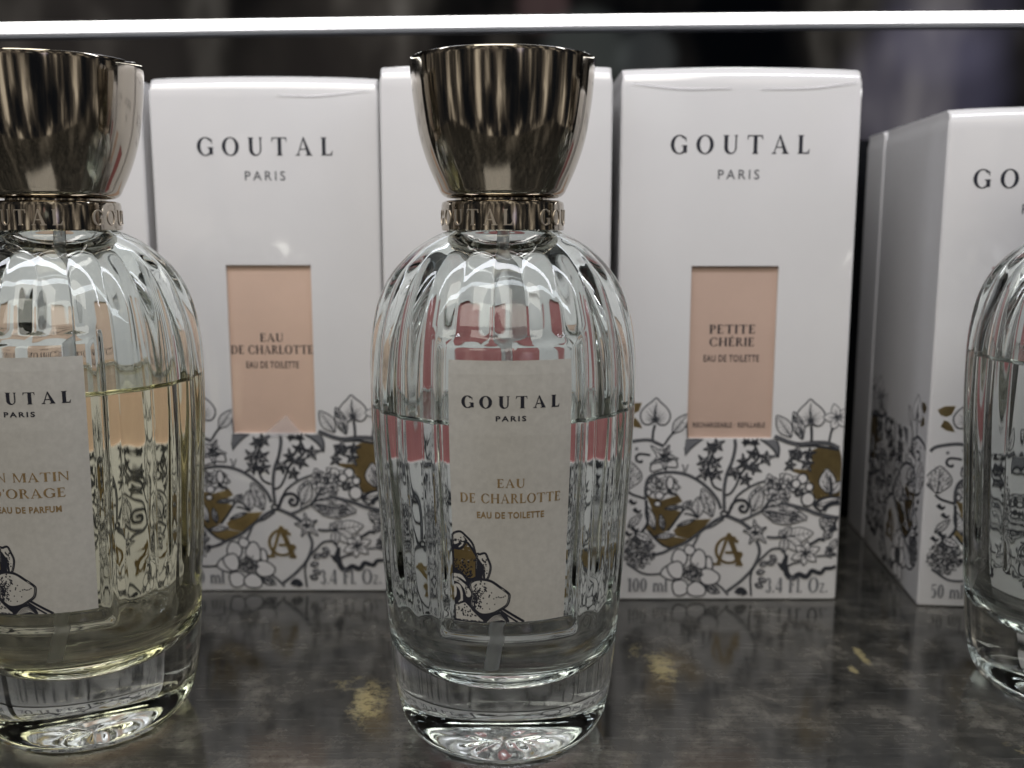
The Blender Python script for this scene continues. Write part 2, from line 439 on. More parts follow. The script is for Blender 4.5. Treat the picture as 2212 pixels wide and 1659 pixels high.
# ------------------------------------------------------------------ floral print of the cartons
# coordinates of the drawing are measured on four enlarged quarters of the print sheet; q() turns them into cm
def q(n, x, y):
    ox, oy = ((2430, 1550), (2850, 1550), (2430, 1920), (2850, 1920))[n - 1]
    px, py = (ox + x * .2833) / 1.8228, (oy + y * .2833) / 1.8228
    ph = math.radians(PITCH) + math.atan((py - 829.5) / 2150)
    z = CAM_H - 28.07 * math.tan(ph)
    dep = 28.07 * math.cos(math.radians(PITCH)) + (CAM_H - z) * math.sin(math.radians(PITCH))
    return ((px - 1106) * dep / 2150 - 6.28, z)
def Q(n, *pts): return [q(n, x, y) for x, y in pts]
U = .0045
KS = .48      # drawing scale of the motifs
def leafshape(b, t, wd, skew=.5):
    dx, dy = t[0] - b[0], t[1] - b[1]; L = math.hypot(dx, dy); nx, ny = -dy / L, dx / L
    prof = [(0, 0), (.12, .42), (.3, .88), (.5, 1), (.7, .8), (.88, .38), (1, 0)]
    left = [(b[0] + dx * a + nx * wd * p, b[1] + dy * a + ny * wd * p) for a, p in prof]
    right = [(b[0] + dx * a - nx * wd * p, b[1] + dy * a - ny * wd * p) for a, p in prof]
    return left + right[-2:0:-1], (dx, dy, L, nx, ny)
def leaf(s, b, t, wd, veins=6, lw=.026, fill='pale', dark=0, fcol=None):
    wd *= KS
    sh, (dx, dy, L, nx, ny) = leafshape(b, t, wd)
    if fill: s.poly(spline(sh, True)[:-1], fill)
    if dark:
        for k in range(int(26 * dark)):
            a = random.uniform(.05, .75); o_ = random.uniform(-.8, .8) * wd * math.sin(math.pi * min(1, a + .1))
            p = (b[0] + dx * a + nx * o_, b[1] + dy * a + ny * o_)
            s.line([p, (p[0] + dx * .14 + nx * o_ * .2, p[1] + dy * .14 + ny * o_ * .2)], .025, 'line', False, .008, up=False)
    s.line(sh, lw, 'line', closed=True)
    s.line([b, (b[0] + dx * .9, b[1] + dy * .9)], lw * 1.3, 'line', False, .01)
    for k in range(1, veins + 1):
        a = k / (veins + 1.5); w_ = wd * math.sin(math.pi * (a * .9 + .08)) * .85
        for sg in (1, -1):
            p = (b[0] + dx * a, b[1] + dy * a)
            s.line([p, (p[0] + dx * .13 + nx * w_ * sg, p[1] + dy * .13 + ny * w_ * sg)], .016, 'grey' if k % 2 else 'line', False, .008, up=False)
def heart(s, base, tip, wd, lw=.030, veins=13):
    wd *= KS
    dx, dy = tip[0] - base[0], tip[1] - base[1]; L = math.hypot(dx, dy); nx, ny = -dy / L, dx / L
    pr = [(0, 0), (-.12, .35), (-.1, .72), (.12, .98), (.38, .98), (.62, .72), (.84, .3), (1, 0)]
    left = [(base[0] + dx * a + nx * wd * p, base[1] + dy * a + ny * wd * p) for a, p in pr]
    right = [(base[0] + dx * a - nx * wd * p, base[1] + dy * a - ny * wd * p) for a, p in pr]
    sh = left + right[-2:0:-1]
    s.poly(spline(sh, True)[:-1], 'pale'); s.line(sh, lw, 'line', closed=True)
    c = (base[0] + dx * .1, base[1] + dy * .1)
    for i, p in enumerate(spline(sh, True, 3)[::2]):
        k = random.uniform(.62, .86)
        s.line([c, (c[0] + (p[0] - c[0]) * k * .5 + random.uniform(-.02, .02), c[1] + (p[1] - c[1]) * k * .5), (c[0] + (p[0] - c[0]) * k, c[1] + (p[1] - c[1]) * k)], .022, 'line' if i % 3 else 'grey', True, .006, up=False)
    s.line([c, (base[0] + dx * .85, base[1] + dy * .85)], .05, 'line', False, .01)
    s.dot(c[0], c[1], .055, 'line', 8)
def petals(s, c, r, n, rot=0, wd=.38, fill='pale', core=.05, col='line', lw=.024, jit=.12):
    r *= KS; core *= KS * 1.3
    for k in range(n):
        a = rot + 2 * math.pi * k / n; rr = r * random.uniform(1 - jit, 1 + jit)
        t = (c[0] + rr * math.cos(a), c[1] + rr * math.sin(a))
        sh, _ = leafshape(c, t, rr * wd)
        if fill: s.poly(spline(sh, True)[:-1], fill)
        s.line(sh, lw, col, closed=True)
        for j in (-1, 0, 1):
            b_ = a + j * .16
            s.line([c, (c[0] + rr * .6 * math.cos(b_), c[1] + rr * .6 * math.sin(b_))], .02, col, False, .006, up=False)
    if core: s.dot(c[0], c[1], core, 'line', 8)
def ivy(s, c, r, rot=0, dark=.6, lw=.024):
    r *= KS
    pts = []
    for k in range(5):
        a = rot + k * 2 * math.pi / 5
        rr = r * (1.1 if k == 0 else random.uniform(.8, 1))
        pts += [(c[0] + rr * math.cos(a), c[1] + rr * math.sin(a)), (c[0] + r * .42 * math.cos(a + .63), c[1] + r * .42 * math.sin(a + .63))]
    s.poly(spline(pts, True, 3)[:-1], 'pale'); s.line(pts, lw, 'line', closed=True)
    for k in range(5):
        a = rot + k * 2 * math.pi / 5
        s.line([c, (c[0] + r * .8 * math.cos(a), c[1] + r * .8 * math.sin(a))], .04, 'line', False, .008, up=False)
    for k in range(int(34 * dark)):
        a = random.uniform(0, 6.28); rr = r * random.uniform(.05, .5)
        p = (c[0] + rr * math.cos(a), c[1] + rr * math.sin(a))
        s.line([p, (p[0] + .09 * r * math.cos(a) * 2, p[1] + .09 * r * math.sin(a) * 2)], .03, 'line', False, .01, up=False)
def vine(s, pts, wd=.07):
    wd *= .78
    s.line(pts, wd, 'line'); s.line(pts, wd * .26, 'grey')
def scribble(s, c, rx, ry, n, L=.09, wd=.028, cols=('line', 'line', 'grey')):
    rx *= KS; ry *= KS; L *= .62; wd *= .72
    for k in range(n):
        a = random.uniform(0, 6.28); r = math.sqrt(random.random())
        p = (c[0] + rx * r * math.cos(a), c[1] + ry * r * math.sin(a)); b = random.uniform(0, 6.28)
        s.line([p, (p[0] + L * .5 * math.cos(b), p[1] + L * .5 * math.sin(b)), (p[0] + L * math.cos(b + .9), p[1] + L * math.sin(b + .9))], wd, random.choice(cols), False, .01, up=False)

def floral():
    random.seed(11)
    s = Sheet(); s.ws = 1.42
    # gold grounds first
    s.poly(spline(Q(2, (1225, 790), (1500, 740), (1615, 800), (1640, 1100), (1620, 1430), (1400, 1440), (1290, 1480), (1230, 1380), (1160, 1180), (960, 1090), (980, 1050), (1150, 1060), (1220, 950)), True, 3)[:-1], 'gold')
    s.poly(Q(3, (410, 120), (600, 190), (850, 110), (905, 200), (700, 290), (880, 340), (700, 600), (500, 700), (380, 560), (480, 300)), 'gold')
    s.poly(Q(3, (780, 600), (900, 500), (1100, 450), (1310, 440), (1200, 560), (1000, 720), (820, 680)), 'gold')
    s.poly(Q(3, (510, 720), (700, 680), (980, 720), (860, 800), (750, 840), (600, 790)), 'gold')
    s.poly(Q(1, (110, 190), (200, 140), (345, 135), (300, 250), (230, 285), (150, 260)), 'gold')
    s.poly(Q(1, (200, 330), (260, 350), (310, 410), (350, 490), (240, 470), (160, 420)), 'gold')
    # left upper branch
    vine(s, Q(1, (40, 760), (110, 700), (300, 660), (450, 655), (560, 700), (650, 740)), .085)
    s.line(Q(1, (525, 440), (500, 540), (490, 650)), .05, 'line')
    heart(s, q(1, 525, 400), q(1, 545, 70), .88)
    s.line(Q(1, (655, 720), (720, 620), (790, 540)), .045, 'line')
    leaf(s, q(1, 770, 560), q(1, 985, 290), .36, 6)
    ivy(s, q(1, 640, 890), .95, 2.4, 1.3); scribble(s, q(1, 650, 900), .35, .3, 40)
    s.poly(Q(1, (470, 1090), (500, 980), (640, 960), (800, 930), (830, 1030), (700, 1040), (580, 1080)), 'pale')
    s.line(Q(1, (470, 1090), (480, 990), (640, 950), (800, 920), (830, 1030), (700, 1030), (580, 1070)), .03, 'line', closed=True)
    s.line(Q(1, (460, 865), (380, 850), (300, 850), (262, 890), (275, 940), (330, 960), (345, 930)), .05, 'line')
    s.dot(*q(1, 270, 775), .05, 'grey', 10)
    leaf(s, q(1, 160, 1330), q(1, 180, 960), .75, 8, dark=1.2)
    s.line(Q(1, (130, 1350), (200, 1405), (300, 1440), (400, 1470)), .05, 'line')
    # round wreath on the left
    vine(s, Q(1, (400, 1470), (395, 1320), (440, 1180), (560, 1120), (760, 1100), (950, 1130), (1120, 1210), (1280, 1340), (1390, 1480), (1440, 1610)), .085)
    scribble(s, q(1, 650, 1290), 1.0, .62, 150, .12, .034)
    for x, y, rx, ry in [(530, 1215, .23, .2), (735, 1250, .22, .42), (585, 1425, .26, .24), (440, 1380, .14, .2), (560, 1540, .2, .16)]:
        rx *= KS; ry *= KS; c = q(1, x, y); pts = [(c[0] + rx * math.cos(k * .785), c[1] + ry * math.sin(k * .785)) for k in range(8)]
        s.poly(spline(pts, True, 3)[:-1], 'pale'); s.line(pts, .03, 'line', closed=True)
    s.line(Q(1, (700, 1330), (760, 1390), (840, 1420)), .09, 'line', True, .03)
    s.line(Q(1, (920, 1100), (925, 1040), (900, 990)), .03, 'grey'); s.line(Q(1, (945, 1100), (965, 1040), (985, 990)), .03, 'grey')
    leaf(s, q(3, 520, 590), q(3, 400, 250), .26, 5)
    leaf(s, q(3, 520, 690), q(3, 800, 670), .17, 4)
    leaf(s, q(3, 660, 300), q(3, 900, 270), .14, 5, dark=.6)
    leaf(s, q(3, 640, 600), q(3, 600, 380), .18, 4, dark=.8)
    leaf(s, q(3, 830, 540), q(3, 1080, 450), .12, 4)
    s.line(Q(3, (330, 640), (420, 500), (410, 330), (400, 180)), .06, 'line')
    s.line(Q(3, (430, 600), (520, 710), (640, 810), (760, 850)), .045, 'line')
    s.line(Q(3, (700, 610), (800, 480), (900, 340), (1010, 200)), .045, 'line')
    # knot, lower vines
    vine(s, Q(3, (1500, 400), (1370, 460), (1230, 560), (1100, 660), (950, 770), (760, 850), (640, 910), (520, 940)), .085)
    vine(s, Q(3, (1480, 440), (1330, 540), (1180, 600), (1090, 750), (1040, 850), (1020, 930)), .06)
    leaf(s, q(3, 1320, 410), q(3, 1180, 20), .42, 8, dark=.5)
    leaf(s, q(3, 1120, 420), q(3, 1120, 140), .36, 6)
    s.line(Q(3, (1120, 430), (1020, 380), (930, 370)), .035, 'line'); s.line(Q(3, (1120, 420), (1050, 330), (970, 290)), .035, 'line')
    leaf(s, q(3, 900, 310), q(3, 1030, 190), .2, 3, dark=.8)
    # bristly seed head
    scribble(s, q(3, 300, 900), 1.0, 1.05, 520, .11, .032)
    s.dot(*q(3, 510, 940), .07, 'line', 8)
    for x, y in [(170, 180), (230, 300), (200, 560), (250, 600), (110, 620)]:
        s.line(Q(3, (x, y), (x + 60, y + 50), (x + 100, y + 20)), .09, 'line', True, .03)
    leaf(s, q(3, 150, 560), q(3, 340, 380), .22, 4); leaf(s, q(3, 240, 640), q(3, 480, 740), .25, 3)
    vine(s, Q(3, (130, 1060), (220, 1120), (330, 1190), (450, 1215), (630, 1205)), .06)
    # gardenia
    g = lambda *p: (s.poly(spline(Q(3, *p), True, 4)[:-1], 'pale'), s.line(Q(3, *p), .032, 'line', closed=True))
    g((600, 1200), (640, 1130), (720, 1090), (800, 1180), (790, 1290), (700, 1280), (630, 1240))
    g((760, 1030), (790, 900), (860, 860), (960, 920), (960, 1040), (870, 1120))
    g((930, 860), (990, 800), (1080, 860), (1040, 940), (960, 930))
    g((700, 1090), (840, 1030), (910, 1100), (900, 1250), (800, 1270), (720, 1200))
    g((1020, 1000), (1110, 870), (1200, 900), (1240, 1050), (1180, 1140), (1060, 1100))
    g((1230, 1060), (1250, 960), (1310, 1000), (1320, 1130), (1250, 1150))
    g((1180, 1150), (1300, 1140), (1420, 1230), (1380, 1330), (1240, 1360), (1150, 1290))
    g((770, 1330), (900, 1290), (980, 1360), (970, 1460), (880, 1510), (790, 1480))
    g((980, 1380), (1100, 1310), (1220, 1400), (1200, 1500), (1060, 1515), (980, 1470))
    scribble(s, q(3, 1050, 1190), .62, .58, 120, .12, .035)
    for k in range(4):
        c = q(3, 1050, 1190); a0 = k * 1.6
        s.line([(c[0] + (.06 + .025 * j) * math.cos(a0 + j * .5), c[1] + (.06 + .025 * j) * math.sin(a0 + j * .5)) for j in range(6)], .035, 'line', True, .02)
    leaf(s, q(3, 1220, 1370), q(3, 1420, 1470), .26, 4, dark=2)
    vine(s, Q(3, (1360, 1330), (1450, 1400), (1540, 1500)), .06)
    # heart-shaped stem round the monogram
    vine(s, Q(4, (40, 1450), (150, 1370), (260, 1280), (400, 1130), (480, 960), (490, 850), (450, 740)), .085)
    vine(s, Q(4, (20, 390), (120, 430), (230, 480), (330, 550), (420, 620)), .10)
    for k in range(7):
        c = q(4, 0, 370); a = k * .9; s.line([(c[0] + .09 * math.cos(a + j * .5), c[1] + .08 * math.sin(a + j * .5)) for j in range(5)], .045, 'line')
    # sprigs under the window
    for pts in ([(950, 645), (1080, 640), (1200, 640), (1100, 700), (1010, 780), (945, 870), (935, 760)],): s.poly(Q(1, *pts), 'grey'); s.line(Q(1, *pts), .03, 'line', False, closed=True)
    s.poly(Q(2, (500, 640), (620, 650), (700, 640), (760, 700), (755, 890), (700, 800), (620, 720)), 'grey'); s.line(Q(2, (500, 640), (620, 720), (700, 800), (750, 890), (765, 760), (730, 650)), .035, 'line')
    s.line(Q(1, (1450, 1350), (1340, 1290), (1290, 1150), (1270, 1000), (1320, 850), (1430, 720)), .045, 'line')
    for x, y, r, a in [(1380, 720, .5, .5), (1290, 770, .42, 2.), (1200, 960, .5, 2.2), (1350, 960, .5, .6), (1210, 1120, .48, 3.6), (1370, 1120, .45, 5.4)]: ivy(s, q(1, x, y), r, a, 1.1)
    vine(s, Q(2, (150, 640), (155, 760), (110, 950), (40, 1120), (5, 1300), (0, 1450), (5, 1620)), .085)
    s.line(Q(2, (10, 1420), (90, 1390), (160, 1290), (220, 1160)), .045, 'line')
    s.line(Q(2, (200, 1180), (280, 1060), (400, 980), (480, 880), (440, 760), (400, 690), (290, 680)), .05, 'line')
    for x, y, r, a in [(150, 1100, .5, 2.3), (300, 1200, .46, 5.2), (270, 950, .46, 1.7), (420, 1040, .46, 5.8), (400, 850, .4, 2.6), (580, 900, .55, .2), (300, 680, .28, 2), (430, 690, .3, 1)]: ivy(s, q(2, x, y), r, a, 1.3)
    scribble(s, q(2, 340, 1010), .5, .14, 50, .09, .04)
    # right upper group
    leaf(s, q(2, 930, 610), q(2, 735, 310), .42, 7)
    heart(s, q(2, 1205, 420), q(2, 1200, 85), .86)
    leaf(s, q(2, 1090, 640), q(2, 970, 260), .33, 9, dark=1.6)
    s.line(Q(2, (1210, 440), (1218, 560), (1215, 680)), .055, 'line')
    petals(s, q(2, 1575, 340), .9, 5, .6, .3, core=.1, col='grey')
    scribble(s, q(2, 1575, 340), .22, .2, 20)
    s.line(Q(2, (1510, 480), (1480, 580), (1460, 690)), .045, 'line')
    vine(s, Q(2, (700, 600), (800, 640), (900, 680), (1050, 710), (1250, 690), (1450, 700), (1600, 770)), .11)
    s.line(Q(2, (1000, 740), (1200, 730), (1380, 750), (1600, 790)), .05, 'line')
    ivy(s, q(2, 1000, 850), .62, 1.4, 2.2); ivy(s, q(2, 920, 1000), .42, 3.9, .8); ivy(s, q(2, 1150, 980), .5, 5.2, 1.)
    ivy(s, q(2, 1180, 840), .42, .2, 1.)
    scribble(s, q(2, 1000, 860), .38, .3, 60, .09, .045)
    leaf(s, q(2, 1440, 1390), q(2, 1430, 1050), .5, 9, dark=.7); leaf(s, q(2, 1480, 1400), q(2, 1620, 1230), .3, 5)
    s.line(Q(2, (1470, 1180), (1490, 1300), (1480, 1420)), .07, 'line')
    # blossom garland
    vine(s, Q(2, (100, 1600), (160, 1460), (250, 1370), (380, 1290), (520, 1235), (680, 1200)), .06)
    for x, y, a, r in [(640, 1210, .3, .38), (760, 1260, 5.6, .42), (850, 1190, .8, .4), (620, 1330, 5.9, .4), (920, 1250, 5.2, .6), (700, 1420, .5, .5), (840, 1400, 5.8, .42)]: petals(s, q(2, x, y), r, 4, a, .42, core=.05)
    scribble(s, q(2, 790, 1280), .95, .35, 90, .12, .035)
    leaf(s, q(2, 380, 1590), q(2, 500, 1290), .38, 8, dark=.8); leaf(s, q(2, 620, 1560), q(2, 900, 1480), .2, 5, dark=.8)
    scribble(s, q(2, 1040, 1380), .35, .3, 60, .1, .045)
    for x, y, r in [(1090, 1190, .30), (1185, 1305, .24), (1165, 1475, .40), (1000, 1260, .26)]:
        r *= KS; c = q(2, x, y); pts = [(c[0] + r * math.cos(k * .785), c[1] + r * 1.05 * math.sin(k * .785)) for k in range(8)]
        s.poly(spline(pts, True, 3)[:-1], 'pale'); s.line(pts, .035, 'line', closed=True)
    # curl and large leaves of the lower right
    s.line(Q(4, (60, 370), (120, 230), (200, 180), (290, 190), (335, 260), (310, 330), (250, 340), (215, 295), (250, 255), (275, 285)), .06, 'line')
    vine(s, Q(4, (230, 460), (320, 430), (420, 380), (540, 310), (680, 100)), .07)
    s.line(Q(4, (340, 150), (380, 260), (370, 390)), .04, 'grey')
    leaf(s, q(4, 400, 330), q(4, 520, 30), .38, 8)
    leaf(s, q(4, 520, 330), q(4, 1150, 430), .62, 12, dark=2.2)
    for k in range(12):
        x = 590 + k * 38; s.line(Q(4, (x, 330 + k * 3), (x + 40, 400), (x + 90, 500 - k * 4)), .03, 'line', True, .01)
    vine(s, Q(4, (530, 310), (650, 250), (820, 230), (1000, 270), (1150, 310), (1300, 370), (1580, 430)), .10)
    leaf(s, q(4, 560, 280), q(4, 880, 140), .18, 5, dark=.6)
    s.line(Q(4, (1240, 230), (1350, 170), (1480, 140), (1620, 150)), .06, 'line')
    leaf(s, q(4, 1270, 250), q(4, 1600, 150), .22, 0)
    s.line(Q(4, (1380, 330), (1430, 260), (1520, 220), (1620, 220)), .10, 'line')
    s.line(Q(4, (1240, 210), (1270, 280), (1360, 340)), .05, 'line')
    leaf(s, q(4, 1520, 590), q(4, 1330, 440), .38, 5, dark=1.6); leaf(s, q(4, 1500, 600), q(4, 1380, 720), .26, 4, dark=1.)
    s.dot(*q(4, 1500, 590), .09, 'line', 8)
    s.line(Q(4, (1590, 400), (1540, 500), (1560, 600)), .05, 'line')
    ivy(s, q(4, 440, 630), .85, 5.5, .9)
    vine(s, Q(4, (590, 690), (700, 700), (830, 690)), .07)
    for a, r, w_ in [(.15, 1.75, .3), (1.1, .75, .4), (-.65, 1.5, .28), (-1.6, 1.0, .3), (2.2, .5, .5)]:
        r *= KS; w_ /= KS * 1.1; c = q(4, 840, 690); leaf(s, c, (c[0] + r * math.cos(a), c[1] + r * math.sin(a)), r * w_, 5, .022)
    s.dot(*q(4, 840, 690), .075, 'line', 8)
    petals(s, q(4, 1130, 920), .85, 6, .4, .26, core=.12)
    vine(s, Q(4, (1280, 960), (1400, 950), (1560, 940)), .05)
    scribble(s, q(4, 1470, 890), .3, .4, 50, .09, .04); leaf(s, q(4, 1470, 880), q(4, 1560, 720), .2, 3)
    s.line(Q(4, (1180, 800), (1260, 760), (1330, 720), (1400, 740)), .06, 'line')
    # frilled dark edge
    vine(s, Q(4, (420, 1090), (500, 1010), (560, 950), (650, 870), (750, 850), (830, 880), (850, 960)), .06)
    s.poly(Q(4, (730, 1040), (790, 1060), (850, 940), (895, 940), (880, 1060), (910, 1190), (860, 1200), (780, 1130)), 'line')
    s.line(Q(4, (860, 1170), (900, 1240), (960, 1260), (1040, 1210), (1130, 1245), (1180, 1210), (1220, 1160), (1300, 1185), (1350, 1190), (1400, 1130), (1480, 1125), (1550, 1100)), .12, 'line', True, .07)
    s.line(Q(4, (880, 1100), (960, 1060), (1060, 1040)), .04, 'line')
    s.line(Q(4, (400, 1120), (365, 1260), (370, 1400), (375, 1505)), .04, 'line')
    for x, y, a in [(500, 1090, .5), (450, 1190, .2), (480, 1270, -.4), (430, 1350, -.3), (600, 1060, .2), (640, 950, -.6)]:
        c = q(4, x, y); leaf(s, c, (c[0] + .24 * math.cos(a), c[1] + .24 * math.sin(a)), .16, 3, dark=.4)
    s.line(Q(4, (180, 1480), (210, 1430), (260, 1440), (290, 1495)), .13, 'line')
    # monogram
    for P in ring(q(3, 1555, 870)[0], q(3, 1555, 870)[1], .43, .43, .085, .07, 62, 345, 30): s.poly(P, 'mono', up=False)
    s.h += .0001
    A, B1, B2 = q(3, 1545, 650), q(3, 1395, 1065), q(3, 1700, 1075)
    s.line([B1, A], .06, 'mono', False); s.line([A, B2], .10, 'mono', False)
    s.line([(B1[0] - .13, B1[1]), (B1[0] + .10, B1[1])], .05, 'mono', False); s.line([(B2[0] - .13, B2[1]), (B2[0] + .09, B2[1])], .05, 'mono', False)
    m1, m2 = q(3, 1500, 905), q(3, 1640, 905); s.line([m1, m2], .05, 'mono', False)
    s.poly(Q(4, (140, 895), (245, 895), (230, 980), (150, 985)), 'mono'); s.line(Q(4, (60, 715), (200, 755)), .06, 'mono', False)
    s.dot(*q(3, 1545, 655), .05, 'mono', 8)
    return s
MATS = {'vol': M_inkgrey, 'inkl': principled('soft_black_ink', (.075, .08, .095), rough=.5), 'line': M_inkline, 'grey': M_inkgrey, 'pale': M_pale, 'gold': M_foil, 'mono': M_foil, 'ink': M_ink}
PRINTN = {'inkl': 'printed_lettering', 'line': 'printed_vines', 'grey': 'printed_stems', 'pale': 'printed_petals', 'gold': 'gold_foil_print', 'mono': 'gold_monogram', 'ink': 'printed_lettering'}
FL = floral()

# ------------------------------------------------------------------ cartons
WX0, WX1, WZ0, WZ1 = -1.25, 1.19, 4.87, 9.8      # window, relative to the middle of the front
FLM = {}
def carton(label, x, y, W, H, D, rz, wincol, brand=True, win_text=(), size_text=('100 ml', '3.4 Fl. Oz.'), art=True, film_fold=False, side_art=False, window=True, art_dx=0., brand_dz=0.):
    t = thing('perfume_box', label, 'box', (x, y, .02), rz, 'white perfume boxes lined up along the mirror')
    c = W / 2
    r = .05
    xs = [r, .5, 1.2, c + WX0, c + WX0 * .4, c, c + WX1 * .5, c + WX1, W - 1.2, W - .5, W - r]
    zs = [(0, .05), (.03, .01), (.08, 0), (WZ0, 0), (WZ1, 0), (H - .55, .0), (H - .34, .010), (H - .24, .035), (H - .15, .075), (H - .08, .13), (H - .03, .20), (H, .30)]
    V, F, MI = [], [], []
    def ringpts(inset, z):
        P = []; ix = min(inset, .035)
        for k, a in enumerate(xs):   # front, left to right
            P.append((a + (ix if k == 0 else -ix if k == len(xs) - 1 else 0), inset, k))
        P.append((W - ix, r + inset, None)); P.append((W - ix, D - r, None)); P.append((W - r - ix, D - ix, None))
        P.append((r + ix, D - ix, None)); P.append((ix, D - r, None)); P.append((ix, r + inset, None))
        out = []
        for (a, b, k) in P:
            up = 0
            if z > H - .6: up = .085 * max(0, math.sin(math.pi * min(1, max(0, a / W)))) ** .6 * (z - H + .6) / .6
            bow = -.03 * math.sin(math.pi * a / W) * math.sin(math.pi * z / H) if k is not None else 0
            out.append((a, b + bow, z + up))
        return out
    n = len(xs) + 6
    for z, ins in zs: V += ringpts(ins, z)
    hole = []
    for j in range(len(zs) - 1):
        for i in range(n):
            a, b = j * n + i, j * n + (i + 1) % n
            if window and zs[j][0] == WZ0 and 3 <= i < 7: continue
            F.append((a, b, b + n, a + n)); MI.append(0)
    F.append(tuple(reversed(range(n)))); MI.append(0)
    F.append(tuple(range((len(zs) - 1) * n, len(zs) * n))); MI.append(0)
    dp = .11
    if window:
        loop = [3 * n + i for i in range(3, 8)] + [4 * n + i for i in range(7, 2, -1)]
        b = len(V)
        for i in loop: V.append((V[i][0], V[i][1] + dp, V[i][2]))
        for k in range(len(loop)):
            k2 = (k + 1) % len(loop); F.append((loop[k], b + k, b + k2, loop[k2])); MI.append(1)
    cb = mesh_obj('carton', V, F, [M_card, M_card_edge], t, MI, smooth=True)
    md = cb.modifiers.new('sharp', 'EDGE_SPLIT'); md.split_angle = math.radians(33)
    if window:
        v_, f_ = [], []
        X = [c + WX0 - .2, c + WX0 * .4, c, c + WX1 * .5, c + WX1 + .2]
        for z in (WZ0 - .2, 6, 7.3, 8.6, WZ1 + .2):
            for a in X: v_.append((a, dp - .012 - .03 * math.sin(math.pi * a / W) * math.sin(math.pi * z / H), z))
        for j in range(4):
            for i in range(4): f_.append((j * 5 + i, j * 5 + i + 1, j * 5 + i + 6, j * 5 + i + 5))
        wc = mesh_obj('window_card', v_, f_, wincol, t)
        s = Sheet()
        for kind, st, dz, wd, hh in win_text:
            (s.serif if kind == 'serif' else s.text)(st, c + (WX0 + WX1) / 2, dz, wd, hh, 'ink', **({'bold': 1.25, 'gap': .02} if kind == 'serif' else {'bold': .012}))
        if win_text: s.build('printed_lettering', MATS, lambda u, v, h: (u, dp - .012 - .03 * math.sin(math.pi * u / W) * math.sin(math.pi * v / H) - h, v), wc, PRINTN)
    def fr(u, v, h):
        return (u, -.03 * math.sin(math.pi * u / W) * math.sin(math.pi * v / H) - h, v)
    if brand:
        s = Sheet()
        s.serif('GOUTAL', c, 12.87 + brand_dz, 3.83, .50, 'ink', gap=.40, bold=1.3)
        s.text('PARIS', c - .02, 12.18 + brand_dz, 1.14, .26, 'inkl', .0)
        s.build('printed_lettering', MATS, fr, t, PRINTN)
    if art:
        ac = c + art_dx
        if 'f' not in FLM or FLM['f'][0] != ac: pass
        s = Sheet(); s.d = FL.d
        s.build('printed_flowers', MATS, lambda u, v, h: fr(min(max(u + ac, .04), W - .04), max(v, .04), h) if not (WX0 < u < WX1 and v > WZ0 and window) else fr(u + ac, min(v, WZ0), h), t, PRINTN)
        s = Sheet(); s.h = .025
        a0, a1 = q(3, 130, 1440), q(3, 690, 1440); kw = 1 if len(size_text[0]) > 5 else .76; s.serif(size_text[0], c + art_dx + a0[0] + (a1[0] - a0[0]) * kw / 2, a0[1] - .02, (a1[0] - a0[0]) * kw, .42, 'vol', bold=1.5)
        a0, a1 = q(4, 570, 1460), q(4, 1440, 1460)
        if size_text[1]: s.serif(size_text[1], c + art_dx + (a0[0] + a1[0]) / 2, a0[1], a1[0] - a0[0], .46, 'vol', bold=1.5)
        s.build('printed_volume', MATS, fr, t, {'vol': 'printed_volume'})
    if side_art:
        s = Sheet(); s.d = FL.d
        s.build('printed_flowers', MATS, lambda u, v, h: (-h, min(max(3.0 + u * .9, .06), D - .06), max(v, .05)), t, PRINTN)
    return t

TXT_B = (('serif', 'EAU', 7.58, .68, .24), ('serif', 'DE CHARLOTTE', 7.22, 2.40, .25), ('sans', 'EAU DE TOILETTE', 6.80, 1.53, .20))
TXT_D = (('serif', 'PETITE', 7.89, 1.31, .25), ('serif', 'CHÉRIE', 7.53, 1.27, .245), ('sans', 'EAU DE TOILETTE', 7.08, 1.58, .20), ('sans', 'RECHARGEABLE · REFILLABLE', 5.17, 2.08, .15))
carton('white box with peach window reading EAU DE CHARLOTTE, between left and centre bottles', -10.18, 28.77, 6.42, 14.98, 6.3, 0, M_win_peach, win_text=TXT_B)
boxB = [o for o in COL.objects if o.get('category') == 'box'][-1]
carton('white box at the far left, mostly hidden behind the yellow-filled bottle', -16.9, 28.9, 6.45, 14.95, 6.3, 0, M_win_peach, win_text=TXT_B)
carton('white box directly behind the centre bottle, its rose window seen through the glass', -3.55, 27.5, 6.25, 15.1, 6.3, 0, M_win_rose, win_text=())
carton('white box with dusty pink window reading PETITE CHÉRIE, right of the centre bottle', 2.99, 28.07, 6.58, 15.12, 6.3, 0, M_win_pink, win_text=TXT_D)
carton('shorter white 50 ml box at the right edge, turned so its shaded left side shows', 11.78, 27.6, 5.3, 14.0, 6.15, -5.3, M_win_rose, win_text=(), size_text=('50 ml', ''), side_art=True, art_dx=.60, brand_dz=-.95)
carton('white box behind the 50 ml box, only a strip of its side visible', 12.37, 33.9, 5.4, 14.0, 2.0, -4.2, M_win_rose, brand=False, art=False, window=False)
carton_back = None

# loose corner of the clear wrapping over the window of the EAU DE CHARLOTTE box
def film_mat():
    m, n, l = newmat('clear_film')
    o = n.new('ShaderNodeOutputMaterial'); p = n.new('ShaderNodeBsdfPrincipled'); l.new(p.outputs[0], o.inputs[0])
    p.inputs['Base Color'].default_value = (.8, .78, .8, 1); p.inputs['Roughness'].default_value = .15; p.inputs['Alpha'].default_value = .38
    return m
mesh_obj('film_fold', [(2.93, -.035, 4.90), (3.55, -.06, 5.42), (4.02, -.045, 4.86), (3.5, -.05, 4.80), (2.92, -.034, 4.70)],
         [(0, 3, 2, 1), (0, 4, 3)], film_mat(), boxB)

